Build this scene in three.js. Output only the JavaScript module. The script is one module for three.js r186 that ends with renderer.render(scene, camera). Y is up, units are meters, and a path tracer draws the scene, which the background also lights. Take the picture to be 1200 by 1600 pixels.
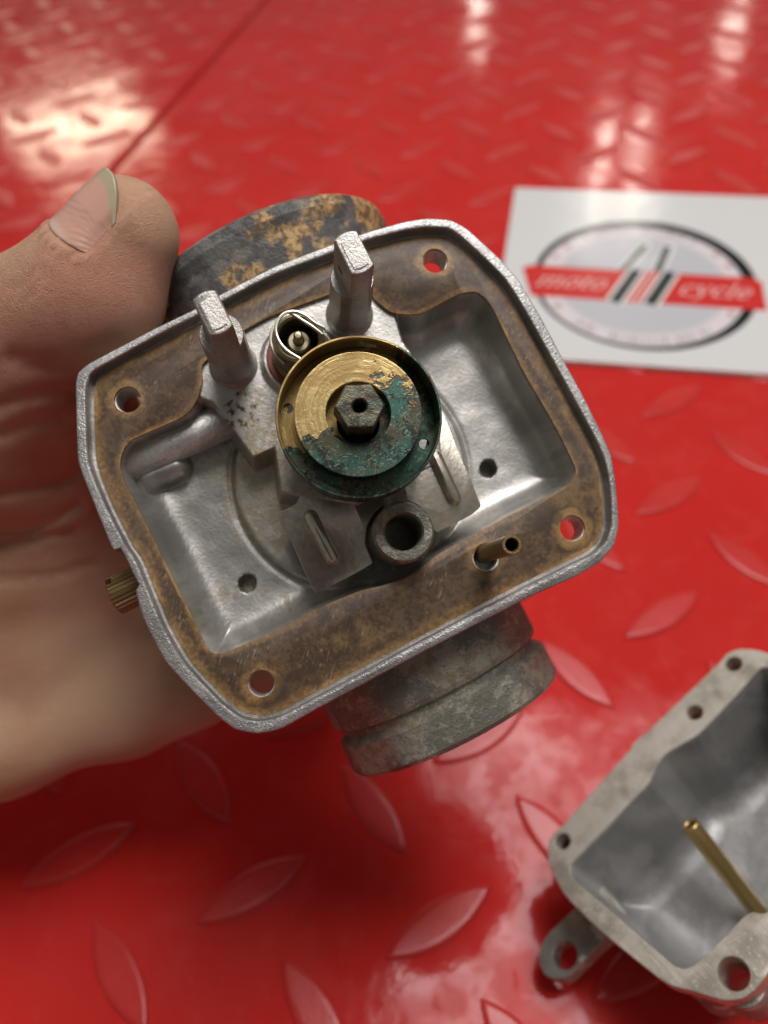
import * as THREE from 'three';
import { mergeGeometries, mergeVertices, toCreasedNormals } from 'three/addons/utils/BufferGeometryUtils.js';
import { MarchingCubes } from 'three/addons/objects/MarchingCubes.js';
import { RectAreaLightUniformsLib } from 'three/addons/lights/RectAreaLightUniformsLib.js';
import { Brush, Evaluator, SUBTRACTION } from 'three-bvh-csg';

// ------------------------------------------------------------------ camera, room air, lamps, exposure
RectAreaLightUniformsLib.init();
const scene = new THREE.Scene();
const F = 1250, EYE = 0.2086;                                   // focal length in photograph pixels (1200 x 1600), height of the lens over the mat
const camera = new THREE.PerspectiveCamera(2 * Math.atan(800 / F) * 180 / Math.PI, 0.75, 0.01, 30);
const PITCH = 49.8 * Math.PI / 180, ROLL = -5 * Math.PI / 180;
camera.position.set(0, EYE, 0);
camera.quaternion.setFromAxisAngle(new THREE.Vector3(1, 0, 0), -PITCH).multiply(new THREE.Quaternion().setFromAxisAngle(new THREE.Vector3(0, 0, 1), ROLL));
camera.updateMatrixWorld(true);
camera.focus = 0.116;
camera.userData.fStop = camera.getFocalLength() / 2.1;       // a lens opening of 2.1 mm, as in a telephone
scene.background = new THREE.Color(0.165, 0.157, 0.145);       // the dim, even light of the workshop's own air and walls
const renderer = new THREE.WebGLRenderer({ antialias: true });
renderer.toneMapping = THREE.LinearToneMapping;
renderer.toneMappingExposure = 1.07;
renderer.shadowMap.enabled = true;
// ceiling lamps: a pixel of the photograph that shows the lamp mirrored in the mat, height over the mat, turn, length and width of the glowing face, radiance
const LAMPS = [
  { px: [965, 268], h: 2.1, turn: 0.30, len: 1.5, wid: 0.26, tubes: 2, power: 13, label: 'twin tube ceiling lamp mirrored in the mat just above the white card' },
  { px: [745, 30], h: 2.1, turn: 0.14, len: 1.2, wid: 0.13, tubes: 1, power: 13, label: 'single tube ceiling lamp mirrored at the top edge left of the others' },
  { px: [1145, 50], h: 2.1, turn: 0.4, len: 1.2, wid: 0.13, tubes: 1, power: 13, label: 'single tube ceiling lamp mirrored in the mat at the top right corner' },
  { px: [130, 205], h: 2.1, turn: -0.45, len: 1.0, wid: 0.85, tubes: 0, power: 10, warm: true, label: 'wide warm panel ceiling lamp mirrored in the mat above the thumb' },
  { px: [862, 1400], h: 0.95, turn: 0.3, len: 0.52, wid: 0.36, tubes: 0, power: 11, cool: true, label: 'square panel ceiling lamp right above the mat, mirrored left of the open bowl' },
];

// ------------------------------------------------------------------ helpers
const V3 = (x, y, z) => new THREE.Vector3(x, y, z), V2 = (x, y) => new THREE.Vector2(x, y);
const { clamp, lerp, smoothstep } = THREE.MathUtils;
function rng(seed) { let s = seed >>> 0; return () => { s = (s + 0x6d2b79f5) >>> 0; let t = Math.imul(s ^ (s >>> 15), 1 | s); t = (t + Math.imul(t ^ (t >>> 7), 61 | t)) ^ t; return ((t ^ (t >>> 14)) >>> 0) / 4294967296; }; }
function hash(x, y, s) { let h = Math.imul(x, 374761393) ^ Math.imul(y, 668265263) ^ Math.imul(s, 1274126177); h = Math.imul(h ^ (h >>> 13), 1274126177); return ((h ^ (h >>> 16)) >>> 0) / 4294967296; }
function vnoise(x, y, per, s) {                               // value noise that repeats every per cells (0: never)
  const ix = Math.floor(x), iy = Math.floor(y), fx = x - ix, fy = y - iy, w = (v) => (per ? ((v % per) + per) % per : v);
  const u = fx * fx * (3 - 2 * fx), v = fy * fy * (3 - 2 * fy), x0 = w(ix), x1 = w(ix + 1), y0 = w(iy), y1 = w(iy + 1);
  return lerp(lerp(hash(x0, y0, s), hash(x1, y0, s), u), lerp(hash(x0, y1, s), hash(x1, y1, s), u), v);
}
function fbm(x, y, oct, per, s) { let a = 0.5, sum = 0, tot = 0; for (let i = 0; i < oct; i++) { sum += a * vnoise(x, y, per, s + i * 17); tot += a; a *= 0.5; x *= 2; y *= 2; per *= 2; } return sum / tot; }
const lin = (r, g, b) => { const c = new THREE.Color().setRGB(r / 255, g / 255, b / 255, THREE.SRGBColorSpace); return [c.r, c.g, c.b]; };
const mix3 = (a, b, t) => [lerp(a[0], b[0], t), lerp(a[1], b[1], t), lerp(a[2], b[2], t)];
const toByte = (v) => Math.round(255 * clamp(v <= 0.0031308 ? v * 12.92 : 1.055 * Math.pow(v, 1 / 2.4) - 0.055, 0, 1));
function tex(n, f, srgb = false, m = n) {                     // f(u, v) in 0..1 gives linear rgb (srgb) or one grey value
  const d = new Uint8Array(n * m * 4);
  for (let y = 0; y < m; y++) for (let x = 0; x < n; x++) {
    const c = f((x + 0.5) / n, (y + 0.5) / m), o = (y * n + x) * 4;
    if (srgb) { d[o] = toByte(c[0]); d[o + 1] = toByte(c[1]); d[o + 2] = toByte(c[2]); } else d[o] = d[o + 1] = d[o + 2] = Math.round(255 * clamp(c, 0, 1));
    d[o + 3] = 255;
  }
  const t = new THREE.DataTexture(d, n, m);
  t.wrapS = t.wrapT = THREE.RepeatWrapping; t.magFilter = THREE.LinearFilter; t.minFilter = THREE.LinearFilter;
  if (srgb) t.colorSpace = THREE.SRGBColorSpace;
  t.needsUpdate = true; return t;
}
const at = (t, metres) => { const c = t.clone(); c.repeat.set(1 / metres, 1 / metres); c.needsUpdate = true; return c; };   // a texture laid out at that size on uv in metres
const used = new Map();
function numbered(n) { const k = used.get(n) ?? 0; used.set(n, k + 1); return k ? n + '_' + String(k).padStart(3, '0') : n; }
function tag(o, label, category, group) { o.userData.label = label; o.userData.category = category; if (group) o.userData.group = group; return o; }
function mesh(name, geo, mat, parent) { const m = new THREE.Mesh(geo, mat); m.name = parent === scene ? numbered(name) : name; m.castShadow = m.receiveShadow = true; parent.add(m); return m; }
function boxUV(geo) {                                         // uv in metres from the axis that each face looks along, in the thing's own axes
  const g = geo.index ? geo.toNonIndexed() : geo, p = g.attributes.position, uv = new Float32Array(p.count * 2), a = V3(), b = V3(), c = V3();
  for (let i = 0; i < p.count; i += 3) {
    a.fromBufferAttribute(p, i); b.fromBufferAttribute(p, i + 1).sub(a); c.fromBufferAttribute(p, i + 2).sub(a); b.cross(c);
    const x = Math.abs(b.x), y = Math.abs(b.y), z = Math.abs(b.z), k = z >= x && z >= y ? 0 : x >= y ? 1 : 2;
    for (let j = 0; j < 3; j++) {
      const X = p.getX(i + j), Y = p.getY(i + j), Z = p.getZ(i + j);
      uv[(i + j) * 2] = k === 0 ? X : k === 1 ? Y + 0.37 : X + 0.71; uv[(i + j) * 2 + 1] = k === 0 ? Y : Z;
    }
  }
  g.setAttribute('uv', new THREE.BufferAttribute(uv, 2)); return g;
}
const fin = (geo, crease = 0.6) => { const g = geo.clone(); g.deleteAttribute('uv'); g.scale(0.001, 0.001, 0.001); return boxUV(crease ? toCreasedNormals(g, crease) : g); };   // millimetres to metres
function planeUV(geo, size) { const p = geo.attributes.position, uv = new Float32Array(p.count * 2); for (let i = 0; i < p.count; i++) { uv[i * 2] = p.getX(i) / size + 0.5; uv[i * 2 + 1] = p.getY(i) / size + 0.5; } geo.setAttribute('uv', new THREE.BufferAttribute(uv, 2)); return geo; }
const join = (...gs) => mergeGeometries(gs.map((g) => { const h = g.index ? g.toNonIndexed() : g; for (const k of Object.keys(h.attributes)) if (!['position', 'normal'].includes(k)) h.deleteAttribute(k); return h; }));

// a flat frame in space: pixels of the photograph are measured onto it once, as a ruler; everything is then built in its own millimetres
const ray = (px, py) => V3((px - 600) / F, -(py - 800) / F, -1);
class Frame {
  constructor(px, py, depth, n, p1, p2) {
    this.n = n.clone().normalize(); this.O = ray(px, py).multiplyScalar(depth);
    this.X = V3(1, 0, 0); this.Y = V3(0, 1, 0);
    const a = this.at3(...p1, 0), b = this.at3(...p2, 0);
    this.X = b.sub(a).normalize(); this.Y = this.n.clone().cross(this.X);
  }
  at3(px, py, z) { const r = ray(px, py); return r.multiplyScalar((this.n.dot(this.O) + z) / this.n.dot(r)); }
  P(px, py, z = 0) { const q = this.at3(px, py, z).sub(this.O); return V2(q.dot(this.X), q.dot(this.Y)); }
  list(a, z = 0) { return a.map(([x, y]) => this.P(x, y, z)); }
  place(o) {
    const m = new THREE.Matrix4().makeBasis(this.X, this.Y, this.n).setPosition(this.O.clone().multiplyScalar(0.001));
    m.premultiply(camera.matrixWorld); m.decompose(o.position, o.quaternion, o.scale); o.scale.set(1, 1, 1); return o;
  }
}
const world = (px, py, depth) => ray(px, py).multiplyScalar(depth * 0.001).applyMatrix4(camera.matrixWorld);
function ground(px, py, h = 0) { const d = ray(px, py).applyQuaternion(camera.quaternion); return d.multiplyScalar((h - EYE) / d.y).add(camera.position); }

// outlines
const area = (p) => THREE.ShapeUtils.area(p);
function smooth(pts, n = 220, tension = 0.35) { const c = new THREE.CatmullRomCurve3(pts.map((p) => V3(p.x, p.y, 0)), true, 'catmullrom', tension); const o = c.getSpacedPoints(n).slice(0, n).map((p) => V2(p.x, p.y)); return area(o) < 0 ? o.reverse() : o; }
function grow(pts, d) { return pts.map((p, i) => { const a = pts[(i + pts.length - 1) % pts.length], b = pts[(i + 1) % pts.length], t = b.clone().sub(a).normalize(); return V2(p.x + t.y * d, p.y - t.x * d); }); }
const circle = (c, r, n = 40) => Array.from({ length: n }, (_, i) => V2(c.x + r * Math.cos(i / n * 6.28318531), c.y + r * Math.sin(i / n * 6.28318531)));
function inside(pts, x, y) { let k = false; for (let i = 0, j = pts.length - 1; i < pts.length; j = i++) if (pts[i].y > y !== pts[j].y > y && x < (pts[j].x - pts[i].x) * (y - pts[i].y) / (pts[j].y - pts[i].y) + pts[i].x) k = !k; return k; }
function edgeDist(pts, x, y, open) { let m = 1e9; for (let i = open ? 1 : 0, j = open ? 0 : pts.length - 1; i < pts.length; j = i++) { const ax = pts[j].x, ay = pts[j].y, dx = pts[i].x - ax, dy = pts[i].y - ay, t = clamp(((x - ax) * dx + (y - ay) * dy) / (dx * dx + dy * dy + 1e-12), 0, 1), ex = x - ax - dx * t, ey = y - ay - dy * t, q = ex * ex + ey * ey; if (q < m) m = q; } return Math.sqrt(m); }
const sd = (pts, x, y) => (inside(pts, x, y) ? 1 : -1) * edgeDist(pts, x, y);      // positive inside
function slab(outer, holes, z0, z1, bevel = 0, seg = 2) {                          // an extruded plate in millimetres
  const s = new THREE.Shape(outer); for (const h of holes) s.holes.push(new THREE.Path(area(h) > 0 ? h.slice().reverse() : h));
  const g = new THREE.ExtrudeGeometry(s, { depth: z1 - z0 - 2 * bevel, bevelEnabled: bevel > 0, bevelThickness: bevel, bevelSize: bevel, bevelOffset: -bevel, bevelSegments: seg, steps: 1 });
  g.translate(0, 0, z0 + bevel); return g;
}
const lathe = (prof, seg = 64) => new THREE.LatheGeometry(prof.map(([r, y]) => V2(r, y)), seg).rotateX(Math.PI / 2);        // profile (radius, height), axis along z
const put = (g, x, y, z = 0) => g.translate(x, y, z);
const rand = rng(7);
// a cast hollow as a fine surface over an outline: height(x, y, d) with d the distance inside the outline; holes are drilled with round rims
function hollow(outline, cell, edge, height, holes = [], color) {
  let x0 = 1e9, x1 = -1e9, y0 = 1e9, y1 = -1e9; for (const p of outline) { x0 = Math.min(x0, p.x); x1 = Math.max(x1, p.x); y0 = Math.min(y0, p.y); y1 = Math.max(y1, p.y); }
  x0 -= edge + cell; y0 -= edge + cell; const nx = Math.ceil((x1 + edge + cell - x0) / cell) + 1, ny = Math.ceil((y1 + edge + cell - y0) / cell) + 1;
  const pos = new Float32Array(nx * ny * 3), col = new Float32Array(nx * ny * 3), keep = new Uint8Array(nx * ny), idx = [];
  for (let j = 0, k = 0; j < ny; j++) for (let i = 0; i < nx; i++, k++) {
    let x = x0 + i * cell, y = y0 + j * cell, d = sd(outline, x, y), drop = 0;
    keep[k] = d > -edge ? 1 : 0;
    for (const h of holes) { const dx = x - h.x, dy = y - h.y, r = Math.hypot(dx, dy); if (Math.abs(r - h.r) < cell * 0.55) { x = h.x + dx / r * h.r; y = h.y + dy / r * h.r; } else if (r < h.r) drop = h.deep; }
    const z = keep[k] ? height(x, y, d) - drop : 0;
    pos[k * 3] = x * 0.001; pos[k * 3 + 1] = y * 0.001; pos[k * 3 + 2] = z * 0.001;
    if (color && keep[k]) { const c = color(x, y, d, z); col[k * 3] = c[0]; col[k * 3 + 1] = c[1]; col[k * 3 + 2] = c[2]; }
  }
  for (let j = 0; j + 1 < ny; j++) for (let i = 0; i + 1 < nx; i++) { const a = j * nx + i, b = a + 1, c = a + nx, d = c + 1; if (keep[a] && keep[b] && keep[c] && keep[d]) idx.push(a, b, d, a, d, c); }
  const g = new THREE.BufferGeometry(); g.setAttribute('position', new THREE.BufferAttribute(pos, 3)); if (color) g.setAttribute('color', new THREE.BufferAttribute(col, 3));
  g.setIndex(idx); g.computeVertexNormals();
  const uv = new Float32Array(nx * ny * 2); for (let k = 0; k < nx * ny; k++) { uv[k * 2] = pos[k * 3]; uv[k * 2 + 1] = pos[k * 3 + 1] + pos[k * 3 + 2] * 0.7; }
  g.setAttribute('uv', new THREE.BufferAttribute(uv, 2)); return g;
}
const smax = (a, b, k) => { const h = Math.max(k - Math.abs(a - b), 0) / k; return Math.max(a, b) + h * h * k * 0.25; };
function wallProfile(d, top, floor, w, R) {                   // steep wall for w, then a round foot of radius R
  if (d <= 0) return top; const H = top - floor, foot = Math.min(R, H * 0.6), z1 = floor + foot;
  if (d < w) return lerp(top, z1, d / w); const t = clamp((d - w) / R, 0, 1); return floor + foot * (1 - Math.sqrt(1 - (1 - t) * (1 - t)));
}

// ------------------------------------------------------------------ textures and materials
const T = {
  grain: tex(512, (u, v) => 0.55 * vnoise(u * 128, v * 128, 128, 3) + 0.3 * vnoise(u * 256, v * 256, 256, 4) + 0.25 * vnoise(u * 48, v * 48, 48, 5)),
  fine: tex(512, (u, v) => fbm(u * 64, v * 64, 3, 64, 9)),
  smudge: tex(512, (u, v) => { const a = fbm(u * 5, v * 5, 6, 5, 11), b = fbm(u * 14, v * 14, 4, 14, 12); return 0.25 + 0.5 * smoothstep(a, 0.3, 0.7) + 0.25 * (b - 0.5); }),
  brushed: tex(512, (u, v) => 0.6 * vnoise(u * 160, v * 6, 0, 21) + 0.4 * vnoise(u * 320, v * 10, 0, 22)),
  cast: tex(512, (u, v) => { const a = fbm(u * 8, v * 8, 5, 8, 31), b = vnoise(u * 90, v * 90, 90, 32), k = 0.66 + 0.40 * (a - 0.5) + 0.16 * (b - 0.5); return [k, k * 0.975, k * 0.925]; }, true),
  rim: tex(512, (u, v) => { const a = fbm(u * 6, v * 6, 5, 6, 41), b = vnoise(u * 110, v * 110, 110, 42), k = 0.44 * (0.82 + 0.22 * smoothstep(b, 0.2, 0.75)) * (0.50 + 0.95 * a); return [k, k * 0.98, k * 0.94]; }, true),
  dirty: tex(512, (u, v) => { const a = fbm(u * 6, v * 6, 6, 6, 51), b = fbm(u * 22, v * 22, 4, 22, 52), s = smoothstep(b + 0.5 * (a - 0.5), 0.55, 0.75), f = vnoise(u * 120, v * 120, 120, 53); return mix3(mix3(lin(112, 110, 100), lin(152, 148, 135), smoothstep(a + 0.3 * (f - 0.5), 0.36, 0.66)), mix3(lin(176, 172, 158), lin(120, 104, 76), smoothstep(a, 0.5, 0.6)), s * 0.6); }, true),
  rust: tex(1024, (u, v) => {
    const a = fbm(u * 5, v * 5, 6, 5, 61), b = fbm(u * 24, v * 24, 4, 24, 62), g = fbm(u * 60, v * 60, 3, 60, 63), m = 0.85 * smoothstep(a + 0.45 * (b - 0.5), 0.56, 0.68);
    return mix3(mix3(lin(84, 82, 79), lin(118, 116, 112), smoothstep(b, 0.35, 0.7)), mix3(lin(120, 92, 58), lin(196, 160, 104), smoothstep(g, 0.3, 0.66)), m);
  }, true),
  zinc: tex(1024, (u, v) => { const a = fbm(u * 5, v * 5, 6, 5, 71), b = fbm(u * 30, v * 30, 4, 30, 72), s = smoothstep(fbm(u * 18, v * 18, 3, 18, 73), 0.70, 0.76); return mix3(mix3(lin(116, 114, 108), lin(166, 163, 154), smoothstep(a, 0.35, 0.65) * 0.8 + 0.2 * b), lin(206, 204, 194), s * 0.7); }, true),
  tanRim: tex(512, (u, v) => { const a = fbm(u * 7, v * 7, 5, 7, 81), b = vnoise(u * 120, v * 120, 120, 82); return mix3(mix3(lin(164, 158, 144), lin(204, 199, 186), smoothstep(a, 0.3, 0.7)), lin(228, 222, 206), smoothstep(b, 0.8, 0.95)); }, true),
  mat: tex(1024, (u, v) => { const a = fbm(u * 6, v * 6, 6, 6, 91), b = fbm(u * 40, v * 40, 3, 40, 92), s = smoothstep(fbm(u * 90, v * 90, 2, 90, 93), 0.80, 0.86); return mix3(mix3([0.49, 0.021, 0.018], [0.56, 0.028, 0.024], a), [0.55, 0.06, 0.05], 0.18 * smoothstep(b, 0.55, 0.75) + 0.3 * s + 0.5 * Math.max(...[0, 1, 2].map((k) => (1 - smoothstep(Math.abs(vnoise(u * (5 + k) + v * (1 - k), v * (4 + k), 0, 94 + k) - 0.5), 0.0008, 0.0028)) * smoothstep(vnoise(u * 9, v * 9, 9, 97 + k), 0.60, 0.70)))); }, true),
  matRough: tex(1024, (u, v) => { const a = fbm(u * 7, v * 7, 6, 7, 101), b = fbm(u * 26, v * 26, 4, 26, 102); const q = u * 3 + v * 1, w = fbm(u * 3, v * 3, 3, 3, 103), s = Math.max(...[0, 1, 2].map((k) => 1 - smoothstep(Math.abs(vnoise(u * 4 + k * 0.3, v * 4, 4, 104 + k) - 0.5), 0.002, 0.006) * 1)) * smoothstep(w, 0.5, 0.6); return 0.40 + 0.30 * smoothstep(a, 0.36, 0.66) + 0.20 * smoothstep(b, 0.5, 0.72) + 0.2 * s; }),
  matBump: tex(1024, (u, v) => 0.8 * fbm(u * 14, v * 14, 4, 14, 111) + 0.2 * fbm(u * 70, v * 70, 3, 70, 112)),
  skin: tex(1024, (u, v) => { const w = fbm(u * 20, v * 20, 3, 20, 121); const l = Math.abs(Math.sin((u * 170 + v * 60 + w * 5) * 3.14159)), k = Math.abs(Math.sin((v * 150 - u * 50 + w * 6) * 3.14159)); return 0.35 * Math.min(l, k) + 0.35 * vnoise(u * 190, v * 190, 190, 122) + 0.3 * fbm(u * 40, v * 40, 3, 40, 123); }),
};
{                                                             // wiped and fingered patches that take the gloss off the vinyl, kept in the alpha channel
  const n = 1024, d = new Uint8Array(n * n * 4);
  for (let y = 0; y < n; y++) for (let x = 0; x < n; x++) {
    const u = x / n, v = y / n, a = fbm(u * 6, v * 6, 5, 6, 131), b = fbm(u * 24, v * 24, 4, 24, 132), c = fbm(u * 80, v * 80, 3, 80, 133), o = (y * n + x) * 4;
    d[o] = d[o + 1] = d[o + 2] = 255; d[o + 3] = Math.round(255 * clamp(0.26 + 0.40 * smoothstep(a, 0.36, 0.64) + 0.34 * smoothstep(b + 0.4 * (c - 0.5), 0.36, 0.66) - 0.18 * smoothstep(c, 0.55, 0.75), 0.1, 1));
  }
  T.gloss = new THREE.DataTexture(d, n, n); T.gloss.wrapS = T.gloss.wrapT = THREE.RepeatWrapping; T.gloss.magFilter = T.gloss.minFilter = THREE.LinearFilter; T.gloss.needsUpdate = true;
}
const std = (name, o) => { const m = new THREE.MeshPhysicalMaterial(o); m.name = name; return m; };
const M = {
  cast: std('cast aluminium', { map: at(T.cast, 0.03), metalness: 0.85, roughness: 0.50, bumpMap: at(T.grain, 0.05), bumpScale: 0.00006 }),
  bowl: std('smooth cast hollow', { vertexColors: true, metalness: 0.80, roughness: 0.43, bumpMap: at(T.grain, 0.04), bumpScale: 0.00003 }),
  tub: std('dull cast hollow', { vertexColors: true, metalness: 0.62, roughness: 0.48, bumpMap: at(T.grain, 0.04), bumpScale: 0.00005 }),
  rim: std('rough cast rim', { map: at(T.rim, 0.03), metalness: 0.75, roughness: 0.46, bumpMap: at(T.grain, 0.022), bumpScale: 0.00008 }),
  post: std('rough cast post', { map: at(T.cast, 0.03), color: new THREE.Color(0.62, 0.615, 0.60), metalness: 0.75, roughness: 0.46, bumpMap: at(T.grain, 0.020), bumpScale: 0.00006 }),
  plate: std('stamped plate', { map: at(T.cast, 0.05), color: new THREE.Color(0.86, 0.82, 0.73), metalness: 0.92, roughness: 0.29, bumpMap: at(T.fine, 0.03), bumpScale: 0.00002 }),
  dirty: std('grimy casting', { map: at(T.dirty, 0.028), metalness: 0.5, roughness: 0.55, bumpMap: at(T.grain, 0.03), bumpScale: 0.00009 }),
  rust: std('corroded casting', { map: at(T.rust, 0.045), metalness: 0.2, roughness: 0.6, bumpMap: at(T.grain, 0.035), bumpScale: 0.00012 }),
  olive: std('dull olive brass', { color: new THREE.Color(0.20, 0.17, 0.085), metalness: 0.8, roughness: 0.48, bumpMap: at(T.fine, 0.02), bumpScale: 0.00003 }),
  steel: std('dull spring steel', { color: new THREE.Color(0.46, 0.43, 0.36), metalness: 1, roughness: 0.36 }),
  brassTube: std('brass tube', { color: new THREE.Color(0.62, 0.46, 0.19), metalness: 0.9, roughness: 0.36, bumpMap: at(T.fine, 0.015), bumpScale: 0.00002 }),
  oldBrass: std('tarnished brass', { color: new THREE.Color(0.30, 0.215, 0.10), metalness: 0.9, roughness: 0.42, bumpMap: at(T.fine, 0.012), bumpScale: 0.00004 }),
  rubber: std('brown red rubber', { color: new THREE.Color(0.20, 0.06, 0.04), roughness: 0.6 }),
  zinc: std('stained zinc', { map: at(T.zinc, 0.05), color: new THREE.Color(1.15, 1.15, 1.13), metalness: 0.6, roughness: 0.48, bumpMap: at(T.grain, 0.05), bumpScale: 0.00005 }),
  tanRim: std('machined rim', { map: at(T.tanRim, 0.03), metalness: 0.6, roughness: 0.45, bumpMap: at(T.brushed, 0.02), bumpScale: 0.00006 }),
  mat: std('red glossy vinyl', { map: at(T.mat, 0.21), roughness: 0.185, roughnessMap: at(T.matRough, 0.13), bumpMap: at(T.matBump, 0.12), bumpScale: 0.00008, ior: 1.45, specularIntensity: 0.70, specularIntensityMap: at(T.gloss, 0.15) }),
  lug: std('worn red vinyl', { map: at(T.mat, 0.05), color: new THREE.Color(0.95, 1.08, 1.08), roughness: 0.28, specularIntensity: 0.7, bumpMap: at(T.fine, 0.03), bumpScale: 0.00004 }),
};

// ------------------------------------------------------------------ the table: two red tread mats on a bench
const bench = mesh('bench_top', boxUV(new THREE.BoxGeometry(2.4, 0.03, 2.4).translate(0, -0.019, -0.6)), std('bench', { color: new THREE.Color(0.05, 0.012, 0.012), roughness: 0.7 }), scene);
bench.userData.kind = 'structure';
{
  const A = ground(415, 0), B = ground(100, 350), dir = B.clone().sub(A).setY(0).normalize(), side = V3(-dir.z, 0, dir.x); if (side.x < 0) side.negate();   // dir runs towards the viewer, side to the right
  const h = (x, z) => 0.00022 * (fbm(x * 22 + 40, z * 22 + 40, 2, 0, 5) - 0.5) + 0.0004 * (fbm(x * 7 + 9, z * 7 + 9, 2, 0, 6) - 0.5);
  const sheet = (s0, s1, cell) => {
    const nu = Math.round(1.9 / cell), nv = Math.round(Math.abs(s1 - s0) / cell), pos = [], uv = [], idx = [];
    for (let j = 0; j <= nv; j++) for (let i = 0; i <= nu; i++) {
      const p = A.clone().addScaledVector(dir, -0.7 + 1.9 * i / nu).addScaledVector(side, s0 > 0 ? s0 + (s1 - s0) * Math.pow(j / nv, 1.6) : s1 + (s0 - s1) * Math.pow(1 - j / nv, 1.6));
      const roll = (s0 > 0 ? j : nv - j) < 2 ? ((s0 > 0 ? j : nv - j) ? -0.0005 : -0.003) : 0;
      pos.push(p.x, h(p.x, p.z) + roll, p.z); uv.push(p.x, p.z);
      if (i < nu && j < nv) { const a = j * (nu + 1) + i; idx.push(a, a + nu + 2, a + 1, a, a + nu + 1, a + nu + 2); }
    }
    const g = new THREE.BufferGeometry(); g.setAttribute('position', new THREE.Float32BufferAttribute(pos, 3)); g.setAttribute('uv', new THREE.Float32BufferAttribute(uv, 2)); g.setIndex(idx);
    g.computeVertexNormals(); if (g.attributes.normal.getY(900) < 0) { for (let i = 0; i < idx.length; i += 3) [idx[i + 1], idx[i + 2]] = [idx[i + 2], idx[i + 1]]; g.setIndex(idx); g.computeVertexNormals(); }
    return g;
  };
  const right = mesh('table_mat', sheet(0.0013, 0.85, 0.005), M.mat, scene), left = mesh('table_mat', sheet(-0.6, -0.0020, 0.006), M.mat, scene);
  right.userData.kind = left.userData.kind = 'structure';
  // raised treads: a leaf-shaped bar with rounded shoulders
  const lugGeo = (L, W, H) => {
    const ns = 30, nt = 12, pos = [], idx = [];
    for (let i = 0; i <= ns; i++) { const s = -Math.cos(Math.PI * i / ns), w = W * Math.pow(Math.max(1 - s * s, 0), 0.9) + 0.02;
      for (let j = 0; j <= nt; j++) { const t = -Math.cos(Math.PI * j / nt), d = Math.min(w * (1 - Math.abs(t)) * 0.95, (1 - Math.abs(s)) * L * 0.5), e = clamp(d / 1.15, 0, 1), z = H * Math.sqrt(1 - (1 - e) * (1 - e)) * (0.9 + 0.1 * e) - 0.32; pos.push(s * L, z, t * w); if (i < ns && j < nt) { const a = i * (nt + 1) + j; idx.push(a, a + 1, a + nt + 2, a, a + nt + 2, a + nt + 1); } } }
    const g = new THREE.BufferGeometry(); g.setAttribute('position', new THREE.Float32BufferAttribute(pos, 3)); g.setIndex(idx); g.computeVertexNormals();
    g.scale(0.001, 0.001, 0.001); const p = g.attributes.position, uv = []; for (let i = 0; i < p.count; i++) uv.push(p.getX(i), p.getZ(i)); g.setAttribute('uv', new THREE.Float32BufferAttribute(uv, 2)); return g;
  };
  const geos = [lugGeo(15.3, 4.9, 1.2), lugGeo(14.6, 4.8, 1.15)], e = EYE / 0.196, a = V2(0.04251, -0.01093).multiplyScalar(e), b = V2(0.01453, 0.0427).multiplyScalar(e), p0 = V2(0.00465, 0.04459).multiplyScalar(e);
  let made = 0;
  for (let j = -3; j < 22; j++) for (let i = -16; i < 14; i++) for (const k of [0, 1]) {
    const x = p0.x + a.x * (i + k / 2) + b.x * (j - k / 2), f = p0.y + a.y * (i + k / 2) + b.y * (j - k / 2), P = V3(x, 0, -f);
    const off = P.clone().sub(A).dot(side), q = P.clone().applyMatrix4(camera.matrixWorldInverse), sx = q.x / -q.z * F, sy = q.y / -q.z * F;
    if (q.z > -0.05 || Math.abs(sx) > 760 || Math.abs(sy) > 960 || Math.abs(off) < 0.012) continue;
    const l = mesh('tread_lug', geos[k], M.lug, off > 0 ? right : left);
    l.position.set(P.x + 0.001 * (rand() - 0.5), h(P.x, P.z), P.z + 0.001 * (rand() - 0.5)); l.rotation.y = (k ? -57 : 27) * Math.PI / 180 + 0.04 * (rand() - 0.5);
    made++;
  }
  console.log('treads', made);
}

// grit on the mats
{
  const g = new THREE.IcosahedronGeometry(0.00022, 0), n = 130, m = new THREE.InstancedMesh(g, std('grit', { color: new THREE.Color(0.12, 0.085, 0.07), roughness: 0.9 }), n), q = new THREE.Matrix4(), e = new THREE.Euler(), r = rng(77);
  for (let i = 0; i < n; i++) { const p = ground(1200 * r(), 150 + 1450 * r()); e.set(6 * r(), 6 * r(), 6 * r()); q.makeRotationFromEuler(e).scale(V3(0.5 + 1.3 * r() * r(), 0.5 + 0.6 * r(), 0.6 + 1.2 * r() * r())).setPosition(p.x, 0.0002, p.z); m.setMatrixAt(i, q); }
  m.name = numbered('grit'); m.castShadow = m.receiveShadow = true; m.userData.kind = 'stuff'; tag(m, 'scattered dark grit and crumbs lying on the red mats', 'grit'); scene.add(m);
}

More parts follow.
